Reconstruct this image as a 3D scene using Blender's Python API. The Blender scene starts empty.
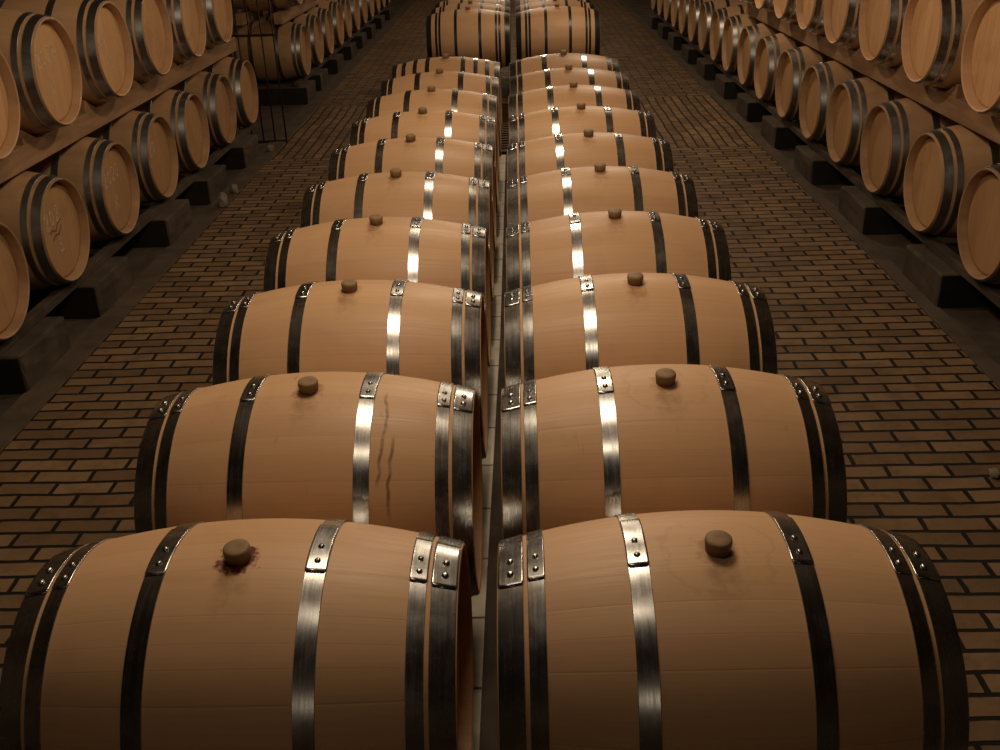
import bpy, bmesh, math, random
from mathutils import Vector, Matrix
random.seed(7)
PI = math.pi
C = bpy.context.scene.collection
Z0 = 2.2                      # camera height above the brick floor (z = 0)

# ------------------------------------------------------------------ helpers
def link(o, parent=None):
    C.objects.link(o)
    if parent: o.parent = parent
    return o

def obj(name, bm, mat, parent=None):
    me = bpy.data.meshes.new(name)
    bm.normal_update(); bm.to_mesh(me); bm.free()
    me.materials.append(mat)
    return link(bpy.data.objects.new(name, me), parent)

def tag(o, label, cat, group=None):
    o['label'] = label; o['category'] = cat
    if group: o['group'] = group
    return o

def struct(o):
    o['kind'] = 'structure'; return o

def empty(name, loc=(0, 0, 0)):
    o = bpy.data.objects.new(name, None); o.empty_display_size = .1
    o.location = loc
    return link(o)

def add_box(bm, x0, x1, y0, y1, z0, z1, bev=0.0, seg=2):
    r = bmesh.ops.create_cube(bm, size=1)
    vs = r['verts']
    for v in vs:
        v.co = Vector(((x0+x1)/2+v.co.x*(x1-x0), (y0+y1)/2+v.co.y*(y1-y0), (z0+z1)/2+v.co.z*(z1-z0)))
    if bev:
        es = list({e for v in vs for e in v.link_edges})
        bmesh.ops.bevel(bm, geom=es, offset=bev, segments=seg, affect='EDGES', profile=.5)

def box(name, dims, mat, parent=None, bev=0.0):
    bm = bmesh.new(); add_box(bm, *dims, bev=bev)
    return obj(name, bm, mat, parent)

def rough_box(name, dims, mat, bev=.012, cuts=5, amp=.006, seed=0):
    """box with slightly uneven, worn faces"""
    bm = bmesh.new(); add_box(bm, *dims, bev=bev)
    bmesh.ops.subdivide_edges(bm, edges=[e for e in bm.edges if e.calc_length() > .08], cuts=cuts, use_grid_fill=True)
    rnd = random.Random(seed)
    zmin = min(dims[4], dims[5])
    for v in bm.verts:
        if v.co.z > zmin+1e-4:
            v.co += Vector((rnd.uniform(-1, 1), rnd.uniform(-1, 1), rnd.uniform(-1, 0)))*amp
    return obj(name, bm, mat)

def tube(bm, a, b, r, n=8):
    a, b = Vector(a), Vector(b); d = (b-a).normalized()
    u = d.orthogonal().normalized(); w = d.cross(u)
    ra = [bm.verts.new(a+(u*math.cos(2*PI*i/n)+w*math.sin(2*PI*i/n))*r) for i in range(n)]
    rb = [bm.verts.new(b+(u*math.cos(2*PI*i/n)+w*math.sin(2*PI*i/n))*r) for i in range(n)]
    for i in range(n):
        f = bm.faces.new((ra[i], ra[(i+1) % n], rb[(i+1) % n], rb[i])); f.smooth = True
    bm.faces.new(list(reversed(ra))); bm.faces.new(rb)

def copy_tree(o, parent=None):
    c = o.copy(); C.objects.link(c)
    if parent: c.parent = parent
    for ch in list(o.children):
        copy_tree(ch, c)
    return c

# ------------------------------------------------------------------ node helper
class NT:
    def __init__(s, name):
        s.m = bpy.data.materials.new(name); s.m.use_nodes = True
        s.t = s.m.node_tree; s.t.nodes.clear()
        s.out = s.n('ShaderNodeOutputMaterial'); s.p = s.n('ShaderNodeBsdfPrincipled')
        s.l(s.p.outputs[0], s.out.inputs[0])
    def n(s, kind, **kw):
        x = s.t.nodes.new(kind)
        for k, v in kw.items(): setattr(x, k, v)
        return x
    def l(s, a, b): s.t.links.new(a, b)
    def put(s, sock, v):
        if hasattr(v, 'is_linked') or hasattr(v, 'links'): s.l(v, sock)
        else: sock.default_value = v
    def math(s, op, a, b=0.0, c=0.0, clamp=False):
        x = s.n('ShaderNodeMath', operation=op); x.use_clamp = clamp
        for i, v in enumerate((a, b, c)): s.put(x.inputs[i], v)
        return x.outputs[0]
    def vec(s, x=0., y=0., z=0.):
        k = s.n('ShaderNodeCombineXYZ')
        for i, v in enumerate((x, y, z)): s.put(k.inputs[i], v)
        return k.outputs[0]
    def noise(s, v, scale=1., detail=3., rough=.5, dist=0.):
        k = s.n('ShaderNodeTexNoise'); s.l(v, k.inputs['Vector'])
        k.inputs['Scale'].default_value = scale; k.inputs['Detail'].default_value = detail
        k.inputs['Roughness'].default_value = rough; k.inputs['Distortion'].default_value = dist
        return k.outputs['Fac']
    def mix(s, f, a, b, blend='MIX'):
        k = s.n('ShaderNodeMix', data_type='RGBA', blend_type=blend)
        s.put(k.inputs[0], f)
        for i, v in ((6, a), (7, b)):
            if isinstance(v, tuple) and len(v) == 3: v = (*v, 1)
            s.put(k.inputs[i], v)
        return k.outputs[2]
    def ramp(s, f, *stops):
        k = s.n('ShaderNodeValToRGB'); s.l(f, k.inputs[0]); e = k.color_ramp.elements
        while len(e) < len(stops): e.new(.5)
        for i, (p, c) in enumerate(stops):
            e[i].position = p
            e[i].color = (c, c, c, 1) if not isinstance(c, tuple) else (*c, 1)
        return k.outputs[0]
    def mr(s, v, a, b, c=0., d=1., smooth=True):
        k = s.n('ShaderNodeMapRange'); k.interpolation_type = 'SMOOTHSTEP' if smooth else 'LINEAR'
        for i, x in enumerate((v, a, b, c, d)): s.put(k.inputs[i], x)
        return k.outputs[0]
    def attr(s, name):
        k = s.n('ShaderNodeAttribute', attribute_type='OBJECT', attribute_name=name); return k.outputs['Fac']
    def coords(s):
        k = s.n('ShaderNodeTexCoord'); x = s.n('ShaderNodeSeparateXYZ'); s.l(k.outputs['Object'], x.inputs[0])
        return k.outputs['Object'], x.outputs
    def rand(s):
        return s.n('ShaderNodeObjectInfo').outputs['Random']
    def bump(s, h, strength=.3, dist=.01):
        k = s.n('ShaderNodeBump'); s.l(h, k.inputs['Height'])
        k.inputs['Strength'].default_value = strength; k.inputs['Distance'].default_value = dist
        s.l(k.outputs[0], s.p.inputs['Normal'])
    def base(s, c, rough=.5, metal=0., spec=None):
        if isinstance(c, tuple) and len(c) == 3: c = (*c, 1)
        s.put(s.p.inputs['Base Color'], c); s.put(s.p.inputs['Roughness'], rough); s.put(s.p.inputs['Metallic'], metal)
        if spec is not None: s.p.inputs['Specular IOR Level'].default_value = spec

RB, RH, HL = .35, .287, .44          # bilge radius, wood radius at the ends, half length

# ------------------------------------------------------------------ materials
def mat_staves():
    t = NT('oak_staves'); co, X = t.coords(); x, y = X[0], X[1]
    z = t.math('SUBTRACT', X[2], RB); r = t.rand(); r100 = t.math('MULTIPLY', r, 91.7)
    a = t.math('ARCTAN2', y, z)
    u = t.math('MULTIPLY', a, 28/(2*PI))
    u = t.math('ADD', u, t.math('MULTIPLY', t.math('SINE', t.math('ADD', t.math('MULTIPLY', a, 5.), r100)), .32))
    u = t.math('ADD', u, t.math('MULTIPLY', t.math('SINE', t.math('MULTIPLY', a, 9.)), .18))
    u = t.math('ADD', u, t.math('MULTIPLY', r, 1.0))
    idx = t.math('FLOOR', u); fr = t.math('FRACT', u)
    wn = t.n('ShaderNodeTexWhiteNoise', noise_dimensions='2D'); t.l(t.vec(idx, r100), wn.inputs['Vector'])
    tone = wn.outputs['Value']
    edge = t.math('MINIMUM', fr, t.math('SUBTRACT', 1., fr))
    seam = t.mr(edge, 0., .035, 1., 0.)
    grain = t.noise(t.vec(t.math('MULTIPLY', x, 3.5), t.math('MULTIPLY', a, 55.), t.math('ADD', t.math('MULTIPLY', tone, 30.), r100)), 1., 5., .65, .3)
    fine = t.noise(t.vec(t.math('MULTIPLY', x, 14.), t.math('MULTIPLY', a, 210.), r100), 1., 3., .6)
    blot = t.noise(t.vec(t.math('MULTIPLY', x, 5.), t.math('MULTIPLY', a, 1.9), r100), 1., 4., .55, .4)
    light, mid, dark = (.66, .40, .215), (.60, .355, .187), (.47, .265, .132)
    c = t.mix(tone, light, mid)
    c = t.mix(t.math('MULTIPLY', t.mr(grain, .38, .72), .30), c, dark)
    c = t.mix(t.math('MULTIPLY', t.mr(fine, .5, .75), .14), c, dark)
    c = t.mix(t.math('MULTIPLY', t.mr(blot, .52, .78), .38), c, dark)
    c = t.mix(t.math('MULTIPLY', seam, .09), c, (.2, .1, .05))
    # drips that ran down across the staves
    dr = t.noise(t.vec(t.math('MULTIPLY', x, 34.), t.math('MULTIPLY', a, 2.6), t.math('ADD', r100, 7.)), 1., 2., .5, .6)
    drip = t.math('MULTIPLY', t.mr(dr, .70, .80), t.attr('drips'))
    c = t.mix(drip, c, (.16, .075, .035))
    # one long dribble running down beside a hoop
    wv = t.math('MULTIPLY', t.math('SUBTRACT', t.noise(t.vec(t.math('MULTIPLY', a, 2.2), r100, 2.), 1., 2., .5), .5), .075)
    bl = t.noise(t.vec(t.math('MULTIPLY', a, 14.), x, 5.), 1., 3., .6)
    for x0, lo_, hi_ in ((.205, -1.0, -.06), (.232, -1.25, -.52)):
        ln = t.mr(t.math('ABSOLUTE', t.math('SUBTRACT', t.math('SUBTRACT', x, wv), x0)), .0015, .0065, 1., 0.)
        ln = t.math('MULTIPLY', ln, t.math('MULTIPLY', t.mr(a, lo_, lo_+.15), t.mr(a, hi_-.1, hi_, 1., 0.)))
        ln = t.math('MULTIPLY', t.math('MULTIPLY', ln, t.mr(bl, .3, .6, .35, .85)), t.attr('dribble'))
        c = t.mix(ln, c, (.17, .08, .04))
    # wine mark round the bung and the damp run below it
    n1 = t.noise(co, 55., 3., .6); n2 = t.noise(co, 22., 3., .6, .5)
    yb = t.math('ADD', y, .030)
    d = t.math('SQRT', t.math('ADD', t.math('MULTIPLY', x, x), t.math('MULTIPLY', yb, yb)))
    up = t.math('GREATER_THAN', z, 0.)
    dn = t.math('ADD', d, t.math('MULTIPLY', t.math('SUBTRACT', n1, .5), .075))
    wine = t.math('MULTIPLY', t.math('MULTIPLY', t.mr(dn, .032, .048, 1., 0.), up), t.attr('wine'))
    run = t.math('MULTIPLY', t.mr(t.math('ABSOLUTE', x), .02, .045, 1., 0.), t.mr(t.math('ADD', y, t.math('MULTIPLY', n2, .08)), -.15, -.02, 0., 1.))
    run = t.math('MULTIPLY', t.math('MULTIPLY', run, up), t.math('LESS_THAN', y, 0.))
    run = t.math('MULTIPLY', t.math('MULTIPLY', run, t.mr(n2, .35, .65)), .55)
    halo = t.math('MULTIPLY', t.math('MULTIPLY', t.mr(t.math('ABSOLUTE', t.math('SUBTRACT', t.math('ADD', d, t.math('MULTIPLY', n2, .1)), .16)), 0., .012, .28, 0.), up), t.attr('halo'))
    c = t.mix(run, c, (.30, .145, .062)); c = t.mix(halo, c, (.22, .10, .045)); c = t.mix(wine, c, (.11, .012, .008))
    # grime of older barrels
    c = t.mix(t.math('MULTIPLY', t.attr('age'), t.mr(blot, .2, .75, .45, 1.)), c, (.17, .095, .042))
    t.base(c, t.mr(grain, .3, .7, .42, .55), 0., .35)
    h = t.math('SUBTRACT', t.math('MULTIPLY', fine, .35), t.math('MULTIPLY', seam, .8))
    t.bump(h, .10, .003)
    return t.m

def mat_head():
    t = NT('oak_head'); co, X = t.coords(); y = X[1]; z = t.math('SUBTRACT', X[2], RB)
    r = t.rand(); r100 = t.math('MULTIPLY', r, 63.1)
    tilt = t.math('MULTIPLY', t.math('SUBTRACT', r, .5), .25)
    p = t.math('ADD', y, t.math('MULTIPLY', z, tilt))
    u = t.math('ADD', t.math('MULTIPLY', p, 10.5), r100)
    idx = t.math('FLOOR', u); fr = t.math('FRACT', u)
    wn = t.n('ShaderNodeTexWhiteNoise', noise_dimensions='1D'); t.l(idx, wn.inputs['W']); tone = wn.outputs['Value']
    edge = t.math('MINIMUM', fr, t.math('SUBTRACT', 1., fr)); seam = t.mr(edge, 0., .03, 1., 0.)
    grain = t.noise(t.vec(t.math('MULTIPLY', p, 70.), t.math('MULTIPLY', z, 4.), t.math('ADD', t.math('MULTIPLY', tone, 20.), r100)), 1., 4., .6, .3)
    blot = t.noise(t.vec(t.math('MULTIPLY', y, 5.), t.math('MULTIPLY', z, 4.), r100), 1., 4., .55, .5)
    c = t.mix(tone, (.78, .455, .22), (.67, .375, .172))
    c = t.mix(t.math('MULTIPLY', t.mr(grain, .4, .75), .4), c, (.48, .25, .108))
    c = t.mix(t.math('MULTIPLY', t.mr(blot, .5, .8), .45), c, (.36, .185, .085))
    c = t.mix(t.math('MULTIPLY', seam, .45), c, (.16, .08, .035))
    spot = t.noise(t.vec(t.math('MULTIPLY', y, 9.), t.math('MULTIPLY', z, 9.), t.math('ADD', r100, 4.)), 1., 1., .4)
    c = t.mix(t.math('MULTIPLY', t.mr(spot, .76, .84), .5), c, (.09, .07, .07))
    c = t.mix(t.math('MULTIPLY', t.attr('age'), .8), c, (.22, .115, .05))
    t.base(c, .55, 0., .3)
    t.bump(t.math('SUBTRACT', t.math('MULTIPLY', grain, .3), seam), .2, .004)
    return t.m

def mat_steel():
    t = NT('galvanised_hoop_steel'); co, X = t.coords(); x, y = X[0], X[1]; z = t.math('SUBTRACT', X[2], RB)
    a = t.math('ARCTAN2', y, z); r100 = t.math('MULTIPLY', t.rand(), 77.)
    st = t.noise(t.vec(t.math('MULTIPLY', x, 160.), t.math('MULTIPLY', a, 2.), r100), 1., 3., .6)
    pt = t.noise(t.vec(t.math('MULTIPLY', x, 16.), t.math('MULTIPLY', a, 6.), r100), 1., 4., .6, .4)
    c = t.mix(t.mr(pt, .3, .7), (.36, .355, .35), (.47, .465, .455))
    c = t.mix(t.math('MULTIPLY', t.mr(st, .5, .7), .22), c, (.27, .265, .26))
    old = t.attr('age')
    c = t.mix(t.math('MULTIPLY', old, .85), c, (.10, .098, .096))
    rg = t.math('ADD', t.mr(st, .3, .7, .21, .27), t.math('MULTIPLY', t.mr(pt, .3, .7), .04))
    rg = t.math('ADD', rg, t.math('MULTIPLY', old, .20))
    t.base(c, rg, 1.)
    t.bump(st, .02, .002)
    return t.m

def mat_simple(name, c1, c2, scale, rough, metal=0., bump=.2, bd=.01, stretch=(1, 1, 1), spec=.3):
    t = NT(name); co, X = t.coords()
    v = t.vec(*[t.math('MULTIPLY', X[i], stretch[i]) for i in range(3)])
    n = t.noise(v, scale, 6., .62, .3); n2 = t.noise(v, scale*6, 3., .6)
    c = t.mix(t.mr(n, .3, .7), c1, c2)
    t.base(c, rough, metal, spec)
    t.bump(t.math('ADD', n, t.math('MULTIPLY', n2, .4)), bump, bd)
    return t.m

def mat_bricks():
    t = NT('brick_paving'); co, X = t.coords(); x, y = X[0], X[1]
    wob = t.noise(co, 1.3, 2.); wob2 = t.noise(co, 9., 2.)
    dx = t.math('ADD', t.math('MULTIPLY', t.math('SUBTRACT', wob, .5), .05), t.math('MULTIPLY', t.math('SUBTRACT', wob2, .5), .012))
    dy = t.math('ADD', t.math('MULTIPLY', t.math('SUBTRACT', t.noise(t.vec(y, x, 3.), 1.1, 2.), .5), .05), t.math('MULTIPLY', t.math('SUBTRACT', t.noise(t.vec(y, x, 5.), 11., 2.), .5), .010))
    X1, Y1 = t.math('ADD', x, dx), t.math('ADD', y, dy)
    band = t.math('MULTIPLY', t.math('GREATER_THAN', y, 9.32), t.math('LESS_THAN', y, 11.9))
    def m(a, b): return t.math('ADD', t.math('MULTIPLY', a, t.math('SUBTRACT', 1., band)), t.math('MULTIPLY', b, band))
    v = t.vec(m(X1, Y1), m(Y1, X1), 0.)
    def br(c1, c2, mort):
        k = t.n('ShaderNodeTexBrick'); t.l(v, k.inputs['Vector']); k.offset = .5; k.squash = 1.
        k.inputs['Color1'].default_value = (*c1, 1); k.inputs['Color2'].default_value = (*c2, 1); k.inputs['Mortar'].default_value = (*mort, 1)
        k.inputs['Scale'].default_value = 1.; k.inputs['Brick Width'].default_value = .25; k.inputs['Row Height'].default_value = .094
        k.inputs['Mortar Size'].default_value = .0100; k.inputs['Mortar Smooth'].default_value = .35; k.inputs['Bias'].default_value = 0.
        return k
    b = br((.155, .090, .045), (.285, .172, .086), (.010, .007, .005))
    n = t.noise(co, 7., 5., .65); n3 = t.noise(co, 60., 3., .6); big = t.noise(co, .8, 3., .5)
    c = t.mix(t.math('MULTIPLY', t.mr(n, .4, .75), .55), b.outputs['Color'], (.085, .05, .027))
    c = t.mix(t.math('MULTIPLY', t.mr(big, .45, .75), .35), c, (.10, .055, .035))
    c = t.mix(t.math('MULTIPLY', b.outputs['Fac'], t.math('SUBTRACT', 1., t.math('MULTIPLY', band, .55))), c, (.012, .008, .0055))
    t.base(c, t.mr(n, .3, .7, .6, .8), 0., .25)
    h = t.math('SUBTRACT', t.math('ADD', t.math('MULTIPLY', n, .35), t.math('MULTIPLY', n3, .15)), t.math('MULTIPLY', b.outputs['Fac'], 1.2))
    t.bump(h, .9, .012)
    return t.m

def mat_tiles():
    t = NT('pale_gutter_tiles'); co, X = t.coords()
    k = t.n('ShaderNodeTexBrick'); t.l(t.vec(X[1], X[0], 0.), k.inputs['Vector']); k.offset = 0.
    k.inputs['Color1'].default_value = (.80, .72, .58, 1); k.inputs['Color2'].default_value = (.68, .60, .47, 1); k.inputs['Mortar'].default_value = (.12, .09, .06, 1)
    k.inputs['Scale'].default_value = 1.; k.inputs['Brick Width'].default_value = .33; k.inputs['Row Height'].default_value = .5
    k.inputs['Mortar Size'].default_value = .006
    n = t.noise(co, 9., 4.)
    t.base(t.mix(t.math('MULTIPLY', t.mr(n, .4, .7), .4), k.outputs['Color'], (.36, .29, .2)), .6)
    return t.m

STAVE, HEAD, STEEL = mat_staves(), mat_head(), mat_steel()
BLACKHOOP = mat_simple('black_painted_hoop', (.012, .012, .013), (.022, .021, .02), 9., .38, 0., .05, .003, spec=.5)
BUNG = mat_simple('bung_silicone', (.21, .125, .06), (.30, .19, .09), 30., .6, 0., .1, .003)
BRICK, TILES = mat_bricks(), mat_tiles()
CONC = mat_simple('stained_concrete', (.045, .031, .021), (.10, .070, .047), 3.2, .85, 0., .4, .012)
KERB = mat_simple('kerb_stone', (.068, .046, .030), (.115, .08, .054), 4., .8, 0., .3, .01)
PLASTER = mat_simple('cellar_plaster', (.10, .07, .05), (.17, .125, .085), 1.5, .9, 0., .4, .02)
TIMBER = mat_simple('rough_sawn_timber', (.40, .225, .115), (.25, .135, .068), 5., .7, 0., .3, .006, (2.5, .35, 2.5))
IRON = mat_simple('rusty_iron', (.030, .018, .012), (.06, .032, .018), 20., .6, .6, .2, .003)
END_SHADE = mat_simple('block_end_shade', (.008, .007, .006), (.016, .013, .011), 6., .8, 0., .3, .006)  # near-black colour painting the shade on the support block ends
STONE = mat_simple('broken_plaster', (.27, .225, .17), (.18, .145, .105), 12., .9, 0., .5, .01)
CHALK = mat_simple('chalk', (.74, .62, .47), (.44, .30, .18), 60., .9, 0., .1, .002)
WAX = mat_simple('dark_pencil', (.16, .08, .03), (.28, .15, .07), 40., .8, 0., .1, .002)

# ------------------------------------------------------------------ barrel pieces
def rad(x): return RB-(RB-RH)*(x/HL)**2
NS = 96
def ring(bm, x, r, cz=RB):
    return [bm.verts.new((x, r*math.sin(2*PI*i/NS), cz+r*math.cos(2*PI*i/NS))) for i in range(NS)]
def bridge(bm, A, B, smooth=True):
    n = len(A); fs = []
    for i in range(n):
        f = bm.faces.new((A[i], B[i], B[(i+1) % n], A[(i+1) % n])); f.smooth = smooth; fs.append(f)
    return fs
def sharp(ringv):
    s = set(ringv)
    for v in ringv:
        for e in v.link_edges:
            if e.verts[0] in s and e.verts[1] in s: e.smooth = False

def staves_bm(hl):
    bm = bmesh.new(); k = hl/HL; xs = [-hl+2*hl*i/26 for i in range(27)]
    rings = [ring(bm, x, rad(x/k)) for x in xs]
    for a, b in zip(rings, rings[1:]): bridge(bm, b, a)
    for sgn, end in ((-1, rings[0]), (1, rings[-1])):
        a = ring(bm, sgn*(hl+.001), RH-.004); b = ring(bm, sgn*(hl-.003), RH-.010); c = ring(bm, sgn*(hl-.064), RH-.019)
        seq = [end, a, b, c]
        for p, q in zip(seq, seq[1:]):
            bridge(bm, p, q) if sgn < 0 else bridge(bm, q, p)
        for rr in (end, a, b): sharp(rr)
    bmesh.ops.recalc_face_normals(bm, faces=bm.faces[:])
    return bm

def head_bm(hl, sgn, dp=.032):
    bm = bmesh.new(); R = RH-.0172; prof = [(hl-dp-.0025, R-.002), (hl-dp, R-.018), (hl-dp, .18), (hl-dp, .09)]
    rings = [ring(bm, sgn*(hl-dp-.014), R)]+[ring(bm, sgn*x, r) for x, r in prof]
    for a, b in zip(rings, rings[1:]): bridge(bm, a, b)
    c = bm.verts.new((sgn*(hl-dp), 0, RB)); L = rings[-1]
    for i in range(NS): bm.faces.new((L[i], L[(i+1) % NS], c)).smooth = True
    # back of the head, so that it is a board with a thickness
    B = rings[0]; c2 = bm.verts.new((sgn*(hl-dp-.018), 0, RB))
    for i in range(NS): bm.faces.new((B[i], B[(i+1) % NS], c2))
    bmesh.ops.recalc_face_normals(bm, faces=bm.faces[:])
    return bm

TH = .0032
def hoop_bm(hl, x0, x1):
    bm = bmesh.new(); k = hl/HL; r0, r1 = rad(x0/k), rad(x1/k); w = x1-x0; e = .0008
    pr = [(x0, r0-.002), (x0, r0+TH-.0012), (x0+e, r0+(r1-r0)*e/w+TH), (x1-e, r1-(r1-r0)*e/w+TH), (x1, r1+TH-.0012), (x1, r1-.002)]
    rs = [ring(bm, x, r+.0006) for x, r in pr]
    for a, b in zip(rs, rs[1:]+rs[:1]): bridge(bm, a, b)
    for rr in rs: sharp(rr)
    bmesh.ops.recalc_face_normals(bm, faces=bm.faces[:])
    return bm

def plate_bm(hl, x0, x1, a0, a1):
    """riveted overlap of the hoop ends: a second skin over the hoop from angle a0 to a1 (degrees, + towards -y)"""
    bm = bmesh.new(); k = hl/HL; r0, r1 = rad(x0/k)+TH+.0006, rad(x1/k)+TH+.0006; n = 14; e = .0009
    xs = [x0-e, x0+(x1-x0)*.06, x1-(x1-x0)*.06, x1+e]
    g, gi = [], []
    for i in range(n+1):
        a = math.radians(a0+(a1-a0)*i/n); row, rowi = [], []
        for j, x in enumerate(xs):
            f = (x-x0)/(x1-x0); r = r0+(r1-r0)*f
            aa = a
            if i == n and j in (0, 3): aa = a-math.radians(1.3)      # clipped corners
            row.append(bm.verts.new((x, -(r+.0015)*math.sin(aa), RB+(r+.0015)*math.cos(aa))))
            rowi.append(bm.verts.new((x, -(r-.0006)*math.sin(aa), RB+(r-.0006)*math.cos(aa))))
        g.append(row); gi.append(rowi)
    for i in range(n):
        for j in range(3):
            f = bm.faces.new((g[i][j], g[i][j+1], g[i+1][j+1], g[i+1][j])); f.smooth = True
            bm.faces.new((gi[i][j], gi[i+1][j], gi[i+1][j+1], gi[i][j+1]))
        bm.faces.new((g[i][0], g[i+1][0], gi[i+1][0], gi[i][0])); bm.faces.new((g[i][3], gi[i][3], gi[i+1][3], g[i+1][3]))
    for j in range(3):
        bm.faces.new((g[0][j], gi[0][j], gi[0][j+1], g[0][j+1])); bm.faces.new((g[n][j], g[n][j+1], gi[n][j+1], gi[n][j]))
    bmesh.ops.recalc_face_normals(bm, faces=bm.faces[:])
    return bm

def rivet_bm(hl, x, deg, rr):
    bm = bmesh.new(); k = hl/HL; a = math.radians(deg); r = rad(x/k)+TH+.0018
    nrm = Vector((0, -math.sin(a), math.cos(a))); c = Vector((x, 0, RB))+nrm*r
    u = Vector((1, 0, 0)); w = nrm.cross(u); prev = None
    for h, q in ((-.001, 1.), (.0012, 1.), (.0030, .72), (.0038, .3)):
        row = [bm.verts.new(c+nrm*h*rr/.005+(u*math.cos(2*PI*i/12)+w*math.sin(2*PI*i/12))*rr*q) for i in range(12)]
        if prev:
            for i in range(12):
                f = bm.faces.new((prev[i], prev[(i+1) % 12], row[(i+1) % 12], row[i])); f.smooth = True
        prev = row
    bm.faces.new(prev)
    bmesh.ops.recalc_face_normals(bm, faces=bm.faces[:])
    return bm

def bung_bm():
    bm = bmesh.new(); n = 28; rows = []
    for h, r in ((-.006, .0245), (.012, .0262), (.022, .0275), (.028, .0262), (.0305, .0225), (.031, .012)):
        rows.append([bm.verts.new((r*math.cos(2*PI*i/n), r*math.sin(2*PI*i/n), 2*RB+h)) for i in range(n)])
    for a, b in zip(rows, rows[1:]):
        for i in range(n): bm.faces.new((a[i], a[(i+1) % n], b[(i+1) % n], b[i])).smooth = True
    bm.faces.new(rows[-1]); bm.faces.new(list(reversed(rows[0])))
    bmesh.ops.rotate(bm, verts=bm.verts, cent=(0, 0, RB), matrix=Matrix.Rotation(math.radians(5), 3, 'X'))
    return bm

HOOPS6 = [(-.4385, -.388), (-.379, -.345), (-.181, -.140), (.140, .181), (.345, .379), (.388, .4385)]
HOOPSR = [(-.428, -.382), (-.362, -.330), (-.181, -.140), (.140, .181), (.330, .362), (.382, .428)]
HOOPS8 = [(-.4385, -.395), (-.355, -.320), (-.262, -.228), (-.162, -.126), (.126, .162), (.228, .262), (.320, .355), (.395, .4385)]
HOOPSB = [(-.4785, -.420), (-.375, -.350), (-.336, -.311), (-.155, -.122), (.122, .155), (.311, .336), (.350, .375), (.420, .4785)]

def make_barrel(hl, hoops, hoopmat, bung, plates, dp=.032):
    t = empty('wine_barrel')
    obj('staves', staves_bm(hl), STAVE, t)
    for s in (-1, 1): obj('head', head_bm(hl, s, dp), HEAD, t)
    for (a, b) in hoops:
        h = obj('hoop', hoop_bm(hl, a, b), hoopmat, t)
        if plates:
            w = b-a; m = (a+b)/2; big = w > .045
            obj('seam_plate', plate_bm(hl, a, b, -18, 12.5 if big else 11.5), hoopmat, h)
            for dg in (-1.2, 6.2): obj('rivet', rivet_bm(hl, m, dg, .0078 if big else .0066), hoopmat, h)
    if bung: obj('bung', bung_bm(), BUNG, t)
    return t

def props(t, **kw):
    for o in t.children:
        for k, v in kw.items(): o[k] = float(v)
        for g in o.children:
            for k, v in kw.items(): g[k] = float(v)

class Proto:
    """first use takes the barrel itself, later uses copy it with its parts"""
    def __init__(s, *a): s.a, s.first = a, None
    def place(s, x, y, zc, label, group, turn=False, **kw):
        if s.first is None: t = s.first = make_barrel(*s.a)
        else: t = copy_tree(s.first)
        t.location = (x, y, zc-RB)
        t.rotation_euler = (0, 0, PI if turn else 0)
        tag(t, label, 'barrel', group)
        props(t, age=kw.get('age', 0.), wine=kw.get('wine', 0.), drips=kw.get('drips', 0.), halo=kw.get('halo', 0.), dribble=kw.get('dribble', 0.))
        return t

ORD = ['first', 'second', 'third', 'fourth', 'fifth', 'sixth', 'seventh', 'eighth', 'ninth', 'tenth', 'eleventh', 'twelfth',
       'thirteenth', 'fourteenth', 'fifteenth', 'sixteenth', 'seventeenth', 'eighteenth', 'nineteenth', 'twentieth']

# ------------------------------------------------------------------ central double row
ZC = Z0-1.182-RB                         # axis height of the barrels of the middle rows
YF, SP = 1.6475, .748
XLc, XRc = -.581, .379
near, plain, eight, black = Proto(HL, HOOPS6, STEEL, True, True), Proto(HL, HOOPS6, STEEL, True, False), Proto(HL, HOOPS8, STEEL, True, False), Proto(.48, HOOPSB, BLACKHOOP, True, False)
G = 'barrels in the middle double row'
extraL = {0: 'large pale oak barrel at the bottom left, front of left middle row, wine stained bung',
          1: 'pale oak barrel with a dark drip streak, second from the front in left middle row',
          9: 'rearmost steel hooped barrel of the left middle row, with eight hoops'}
extraR = {0: 'large pale oak barrel at the bottom right, front of right middle row',
          9: 'rearmost steel hooped barrel of the right middle row, before the black hooped ones'}
for k in range(10):
    y = YF+SP*k
    lab = extraL.get(k, 'pale oak barrel with steel hoops, %s from the front in left middle row' % ORD[k])
    P = eight if k == 9 else (near if k < 7 else plain)
    P.place(XLc+random.uniform(-.004, .004), y, ZC, lab, G, wine=(1., .35, .1, .1)[k] if k < 4 else .1, drips=(.05, .4, .3, .3)[k] if k < 4 else .2, dribble=1. if k == 1 else 0, halo=(0, .2)[k] if k < 2 else 0)
    lab = extraR.get(k, 'pale oak barrel with steel hoops, %s from the front in right middle row' % ORD[k])
    (near if k < 7 else plain).place(XRc+random.uniform(-.004, .004), y, ZC, lab, G, wine=(.25, .15)[k] if k < 2 else .1, drips=.25 if k else .1, halo=.45 if k < 2 else 0)
for k in range(3):
    y = 12.12+.72*k; w = ('front', 'second', 'rearmost')[k]
    black.place(-.555, y, ZC, 'pale oak barrel with black painted hoops, %s of the far left block' % w, 'black hooped barrels at the far end')
    black.place(.475, y, ZC, 'pale oak barrel with black painted hoops, %s of the far right block' % w, 'black hooped barrels at the far end')

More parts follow.
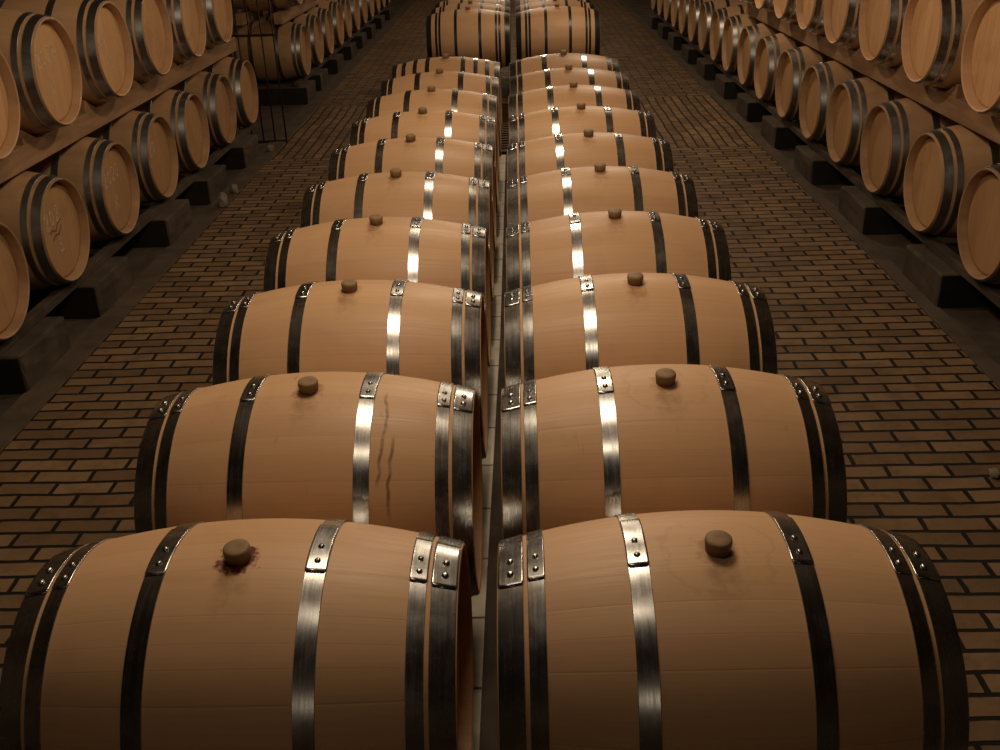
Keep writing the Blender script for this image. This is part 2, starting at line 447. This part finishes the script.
# low concrete rails that carry the middle rows
def rails(x, half, y0, y1, where):
    for s, side in ((-1, 'left'), (1, 'right')):
        xo = x+s*.27; top = ZC-(rad(.235*HL/half)+.0048)
        # barrel underside at the inner edge of the rail touches its top
        o = rough_box('concrete_rail', (xo-.035, xo+.035, y0, y1, 0, top), CONC, .006, 2, .0)
        tag(o, 'dark concrete rail on the floor under the %s, %s one of its pair' % (where, side), 'rail', 'rails under the middle barrels')
rails(XLc, HL, YF-.5, YF+9*SP+.4, 'left middle row'); rails(XRc, HL, YF-.5, YF+9*SP+.4, 'right middle row')
rails(-.555, .48, 11.7, 14.0, 'far left block'); rails(.475, .48, 11.7, 14.0, 'far right block')

# ------------------------------------------------------------------ wall racks
XR, XL = 2.402, -2.560
ZLO, ZUP = Z0-1.629, Z0-.8165
lowR = [5.0087, 5.8419, 6.7026, 7.5432, 8.3557, 9.2157, 10.1209, 10.9415, 11.8423, 12.637, 13.4936, 14.3445, 15.20, 16.0, 16.83, 17.62, 18.4559]
upR = [5.3035, 6.2183, 7.067, 7.9376, 8.7754, 9.6049, 10.4303, 11.27]
lowL = [4.5315, 5.3462, 6.2148, 7.0678, 7.9192, 8.8021, 9.6569]
lowLf = [12.4899, 13.4067, 14.2381, 15.1533, 15.9447, 16.8731, 17.7722, 18.6929, 19.6, 20.45, 21.33]
upL = [4.865, 5.6764, 6.5558, 7.4062, 8.2821, 9.1437]
upLf = [12.49, 13.37, 14.25]
rack = Proto(HL, HOOPSR, STEEL, False, False, .046)
def bump_lab(side, tier, i, n, sect=''):
    pos = 'nearest the camera' if i == 0 else ('farthest' if i == n-1 else '%s from the camera' % ORD[i])
    pos = pos.replace('the ', '')
    look = {'left': 'dull oak barrel', 'right': 'weathered oak barrel'}[side] if tier == 'lower' else {'left': 'amber oak barrel', 'right': 'clean pale oak barrel'}[side]
    return '%s%s, %s tier of %s wall rack, %s' % (look, sect, tier, side, pos)
marks = []
def tier(side, name, ys, X, z, age, sect=''):
    s = 1 if side == 'right' else -1
    for i, y in enumerate(ys):
        t = rack.place(X+s*HL, y, z, bump_lab(side, name, i, len(ys), sect), 'barrels in the %s tier of the %s rack' % (name, side), turn=(side == 'right'), age=max(0, age+random.uniform(-.1, .1)), drips=.2)
        if side == 'left' and not sect: marks.append((name, i, t))
tier('right', 'lower', lowR, XR, ZLO, .55); tier('right', 'upper', upR, XR, ZUP, .04)
tier('left', 'lower', lowL, XL, ZLO, .62); tier('left', 'upper', upL, XL, ZUP, .34)
tier('left', 'lower', lowLf, XL, ZLO, .55, ' beyond the gate'); tier('left', 'upper', upLf, XL, ZUP, .6, ' beyond the gate')

# chalk marks on the heads of the left rack (heads face +x; reading direction is +y)
GL = {'2': [[(0, .8), (.25, 1), (.55, .95), (.6, .7), (.3, .35), (0, 0), (.65, .05)]],
      '0': [[(.3, 1), (.05, .75), (.05, .25), (.3, 0), (.55, .25), (.55, .75), (.3, 1)]],
      '1': [[(.15, .75), (.35, 1), (.35, 0)]],
      'R': [[(0, 0), (.05, 1), (.45, .95), (.55, .7), (.4, .5), (.05, .48)], [(.25, .48), (.6, 0)]],
      'B': [[(0, 0), (.05, 1), (.4, .95), (.45, .7), (.05, .52), (.5, .45), (.55, .15), (0, 0)]],
      'w': [[(0, .4), (.5, .5), (1.1, .35), (1.7, .75), (2.3, .9)], [(.3, -.1), (.9, .1), (1.5, .05), (2.2, .45)]]}
def strokes(bm, txt, y0, z0, h, slope, w, x):
    cx = 0.
    for ch in txt:
        for pl in GL.get(ch, []):
            pts = [Vector((x, y0+(px*.8+cx)*h, z0+(pz+(px*.8+cx)*slope)*h)) for px, pz in pl]
            for a, b in zip(pts, pts[1:]):
                d = (b-a); L = d.length; d.normalize(); nrm = Vector((0, -d.z, d.y))*w/2; e = d*w*.3
                v = []
                for xx in (0., .0012):
                    for p in (a-e-nrm, b+e-nrm, b+e+nrm, a-e+nrm): v.append(bm.verts.new(p+Vector((xx, 0, 0))))
                bm.faces.new(v[4:8]); bm.faces.new(v[3::-1])
                for i in range(4): bm.faces.new((v[i], v[(i+1) % 4], v[4+(i+1) % 4], v[4+i]))
        cx += .8
xf = HL-.0458
wr = {('upper', 1): ('2020', 'R'), ('upper', 2): ('20', 'R'), ('upper', 3): ('', 'R'), ('lower', 1): ('202', 'B'), ('lower', 2): ('2020', 'R'), ('lower', 3): ('20', '')}
for name, i, t in marks:
    if (name, i) not in wr: continue
    a, b = wr[(name, i)]; bm = bmesh.new()
    bm.free()
    for txt, args in ((a, (-.15, RB+.035, .085, .12)), (b, (-.04, RB-.12, .085, 0.))):
        if txt:
            bm = bmesh.new(); strokes(bm, txt, *args, .0072, xf)
            o = obj('chalk_mark', bm, CHALK, t); o['label'] = 'pale chalk writing'
    if (name, i) == ('lower', 1):
        bm = bmesh.new(); strokes(bm, 'w', -.12, RB-.02, .085, 0., .010, xf)
        o = obj('scrawl', bm, WAX, t); o['label'] = 'dark scrawled mark'

# timber beams between the tiers, bearers below the lower tier, blocks and chocks
def beams(side, X, sect, y0, y1, ups=True):
    s = 1 if side == 'right' else -1
    def bx(a, b): return (min(X+s*a, X+s*b), max(X+s*a, X+s*b))
    ztop = ZUP-rad(.18)-.0042; zbot = ZLO+rad(.18)+.0042
    if ups:
        for a, b, wh in ((.16, .26, 'front'), (.62, .72, 'rear')):
            o = rough_box('timber_beam', (*bx(a, b), y0, ups, zbot, ztop), TIMBER, .006, 12, .0, 3)
            tag(o, '%s wooden beam between lower and upper tiers of %s rack%s' % (wh, side, sect), 'beam', 'beams carrying the upper tiers')
    zt = ZLO-rad(.33)-.0042
    for a, b, wh in ((.05, .11, 'front'), (.77, .83, 'rear')):
        o = rough_box('bearer_beam', (*bx(a, b), y0, y1, zt-.05, zt), CONC, .004, 12, .0, 5)
        tag(o, '%s dark bearer under the lower tier of %s rack%s' % (wh, side, sect), 'beam', 'bearers under the lower tiers')
    return zt-.05
zb = beams('left', XL, '', 4.15, 10.02, 10.0)
beams('left', XL, ' beyond the gate', 12.1, 21.75, 14.65); beams('right', XR, '', 4.62, 18.85, 11.7)
def blocks(side, X, ys, tag_):
    s = 1 if side == 'right' else -1
    for i, y in enumerate(ys):
        a, b = X+s*(-.05), X+s*.95
        o = rough_box('support_block', (min(a, b), max(a, b), y, y+.55, .0, zb), CONC, .015, 3, .004, i+int(y*10))
        c0, c1 = sorted((X-s*.045, X+s*.93))
        box('shade_panel', (c0, c1, y-.014, y-.004, .004, zb-.004), END_SHADE, o, .002)['label'] = 'black panel painted as shade on the block end'  # added panel, its black stands for shade on the camera-facing side
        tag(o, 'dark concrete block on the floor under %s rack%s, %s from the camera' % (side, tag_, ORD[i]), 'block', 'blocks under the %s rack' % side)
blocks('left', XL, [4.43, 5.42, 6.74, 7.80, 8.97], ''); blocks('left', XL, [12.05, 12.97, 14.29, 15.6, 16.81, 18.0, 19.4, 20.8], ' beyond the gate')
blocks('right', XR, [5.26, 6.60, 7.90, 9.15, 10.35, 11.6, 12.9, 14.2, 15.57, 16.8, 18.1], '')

def chocks(side, X, ys, sect):
    s = 1 if side == 'right' else -1; zt = ZUP-rad(.18)-.0042
    for i, y in enumerate(ys):
        bm = bmesh.new(); x0, x1 = sorted((X+s*.165, X+s*.255)); L = []
        d = -1
        pts = [(y+d*.11, zt), (y+d*.27, zt), (y+d*.27, zt+.075), (y+d*.25, zt+.078), (y+d*.112, zt+.008)]
        A = [bm.verts.new((x0, *p)) for p in pts]; B = [bm.verts.new((x1, *p)) for p in pts]
        bm.faces.new(A); bm.faces.new(list(reversed(B)))
        for k in range(5): bm.faces.new((A[k], B[k], B[(k+1) % 5], A[(k+1) % 5]))
        bmesh.ops.recalc_face_normals(bm, faces=bm.faces[:])
        pos = 'nearest the camera' if i == 0 else ('farthest' if i == len(ys)-1 else '%s from the camera' % ORD[i])
        tag(obj('wooden_chock', bm, TIMBER), 'small wooden wedge holding an upper barrel on the %s beam%s, %s' % (side, sect, pos), 'wedge', 'wedges under the upper barrels')
chocks('left', XL, upL, ''); chocks('right', XR, upR[:-1], '')

# ------------------------------------------------------------------ iron grille standing in the break of the left rack
g = empty('iron_grille', (-2.62, 10.04, 0)); tag(g, 'thin rusty iron grille standing in the gap of the left barrel rack', 'grille')
for x in (-.20, -.085, .03, .145, .26):
    bm = bmesh.new(); tube(bm, (x, 0, .0), (x-.004, 0, 1.42), .0075); obj('upright_rod', bm, IRON, g)
for z in (.012, 1.04):
    bm = bmesh.new(); add_box(bm, -.21, .27, -.006, .006, z-.012, z+.012); obj('cross_bar', bm, IRON, g)

# ------------------------------------------------------------------ rubble
def lump(name, loc, r, label, seed):
    bm = bmesh.new(); bmesh.ops.create_icosphere(bm, subdivisions=2, radius=1); rnd = random.Random(seed)
    for v in bm.verts:
        k = 1+rnd.uniform(-.22, .22); v.co = Vector((v.co.x*r[0]*k, v.co.y*r[1]*k, max(v.co.z*r[2]*k, -r[2]*.6)))
    z = min(v.co.z for v in bm.verts)
    for v in bm.verts: v.co.z -= z
    o = obj(name, bm, STONE); o.location = loc; tag(o, label, 'rubble', None)
lump('plaster_lump', (-2.39, 7.72, .012), (.04, .055, .065), 'pale broken plaster lump on the kerb beside the left rack, larger piece', 1)
lump('plaster_lump', (-2.40, 8.12, .012), (.028, .04, .045), 'small pale plaster piece on the left kerb, just behind the larger lump', 2)
lump('plaster_lump', (-2.43, 9.62, .012), (.035, .03, .04), 'pale plaster crumb on the left kerb near the iron grille', 3)
lump('stone_chip', (1.905, 3.47, .0), (.020, .03, .022), 'pale stone chip on the brick floor at the right edge', 4)

# ------------------------------------------------------------------ the setting
XWL, XWR, YB, YE = -3.85, 3.70, -4.6, 27.
def slab(name, x0, x1, y0, y1, z, mat, t=.2):
    return struct(box(name, (x0, x1, y0, y1, z-t, z), mat))
fl = slab('floor', XWL, XWR, YB, YE, 0., BRICK)
def thin(name, x0, x1, y0, y1, z1, mat, bev=.004):
    return struct(box(name, (x0, x1, y0, y1, 0.0, z1), mat, None, bev))
thin('trim_1', 2.27, 2.37, YB+.1, YE-.1, .012, KERB); thin('trim_2', -2.53, -2.37, YB+.1, YE-.1, .012, KERB)
for n_, (a, b) in (('trim_3', (2.37, XWR)), ('trim_4', (XWL, -2.53))):
    struct(box(n_, (a, b, YB, YE, -.05, .0035), CONC))
bm = bmesh.new(); pl = [(-.27, .6), (-.156, .6), (-.152, 2.7), (-.128, 5.0), (-.126, 9.22), (-.27, 9.22)]
lo = [bm.verts.new((x, y, 0)) for x, y in pl]; hi = [bm.verts.new((x, y, .005)) for x, y in pl]
bm.faces.new(hi); bm.faces.new(list(reversed(lo)))
for i in range(6): bm.faces.new((lo[i], lo[(i+1) % 6], hi[(i+1) % 6], hi[i]))
struct(obj('trim_5', bm, TILES))
bm = bmesh.new(); pl2 = [(-.154, .6), (.02, .6), (.02, 9.22), (-.124, 9.22), (-.126, 5.0), (-.150, 2.7)]
lo = [bm.verts.new((x, y, 0)) for x, y in pl2]; hi = [bm.verts.new((x, y, .008)) for x, y in pl2]
bm.faces.new(hi); bm.faces.new(list(reversed(lo)))
for i in range(6): bm.faces.new((lo[i], lo[(i+1) % 6], hi[(i+1) % 6], hi[i]))
struct(obj('trim_8', bm, CONC))
bar = box('trim_6', (-.30, .05, 9.24, 9.31, .0, .03), IRON, None, .004); struct(bar)
bm = bmesh.new()
for i in range(22): add_box(bm, -.26, -.02, 9.36+i*.11, 9.40+i*.11, .0, .012)
add_box(bm, -.275, -.26, 9.33, 11.78, 0, .016); add_box(bm, -.02, -.005, 9.33, 11.78, 0, .016)
struct(obj('trim_7', bm, IRON))
HW = 2.6
for nm, a, b in (('wall_left', XWL-.2, XWL), ('wall_right', XWR, XWR+.2)):
    struct(box(nm, (a, b, YB, YE, 0, HW), PLASTER))
def endwall(nm, y0, y1): struct(box(nm, (XWL-.2, XWR+.2, y0, y1, 0, HW+1.0), PLASTER))
endwall('wall_back', YE, YE+.2); endwall('wall_front', YB-.2, YB)
bm = bmesh.new(); N = 24; cx = (XWL+XWR)/2; hw = (XWR-XWL)/2+.1; rise = .95
A, B = [], []
for i in range(N+1):
    a = PI*i/N; x, z = cx-hw*math.cos(a), HW+rise*math.sin(a)
    A.append((x, z)); B.append((cx-(hw+.2)*math.cos(a), HW+(rise+.2)*math.sin(a)))
def strip(pts): return [(bm.verts.new((x, YB-.2, z)), bm.verts.new((x, YE+.2, z))) for x, z in pts]
SA, SB = strip(A), strip(B)
for S in (SA, SB):
    for i in range(N): bm.faces.new((S[i][0], S[i][1], S[i+1][1], S[i+1][0])).smooth = True
for i in range(N):
    for e in (0, 1): bm.faces.new((SA[i][e], SA[i+1][e], SB[i+1][e], SB[i][e]))
for i in (0, N): bm.faces.new((SA[i][0], SA[i][1], SB[i][1], SB[i][0]))
bmesh.ops.recalc_face_normals(bm, faces=bm.faces[:])
struct(obj('ceiling', bm, PLASTER))

# ------------------------------------------------------------------ light: a line of warm lamps along the crown of the vault
LAMPS = [(-.15, -3.3, 9, .05), (-.2, 1.3, 14, .028), (-.2, 2.95, 92, .40), (-.08, 5.93, 82, .065), (1.1, 10.5, 105, .07), (0, 15.2, 70, .08), (0, 19.9, 70, .08), (0, 24.4, 60, .08)]
for x, y, e, r in LAMPS:
    ld = bpy.data.lights.new('ceiling_lamp', 'POINT'); ld.energy = e; ld.color = (1., .81, .58); ld.shadow_soft_size = r
    lo = bpy.data.objects.new('ceiling_lamp', ld); lo.location = (x, y, Z0+(.92 if r > .3 else 1.0)); C.objects.link(lo)
w = bpy.data.worlds.new('cellar_air'); w.use_nodes = True; bpy.context.scene.world = w
w.node_tree.nodes['Background'].inputs[0].default_value = (.0, .0, .0, 1); w.node_tree.nodes['Background'].inputs[1].default_value = 0.

# ------------------------------------------------------------------ camera
f, th, psi, roll = 987.57, .4529, -.0273, .0347
cp, sp, ct, st, cr, sr = math.cos(psi), math.sin(psi), math.cos(th), math.sin(th), math.cos(roll), math.sin(roll)
Xr = Vector((cp, -sp, 0)); U = Vector((sp*st, cp*st, ct)); F = Vector((sp*ct, cp*ct, -st))
right = Xr*cr-U*sr; upv = Xr*sr+U*cr
M = Matrix((right, upv, -F)).transposed().to_4x4(); M.translation = (0, 0, Z0)
cam = bpy.data.cameras.new('camera'); cam.lens = f/1000*36; cam.sensor_width = 36; cam.clip_end = 100
co = bpy.data.objects.new('camera', cam); co.matrix_world = M; C.objects.link(co)
sc = bpy.context.scene; sc.camera = co
vs = sc.view_settings; vs.view_transform = 'Standard'; vs.look = 'None'; vs.exposure = 0.; vs.gamma = 1.; vs.use_curve_mapping = False
sc.cycles.max_bounces = 6; sc.cycles.diffuse_bounces = 3
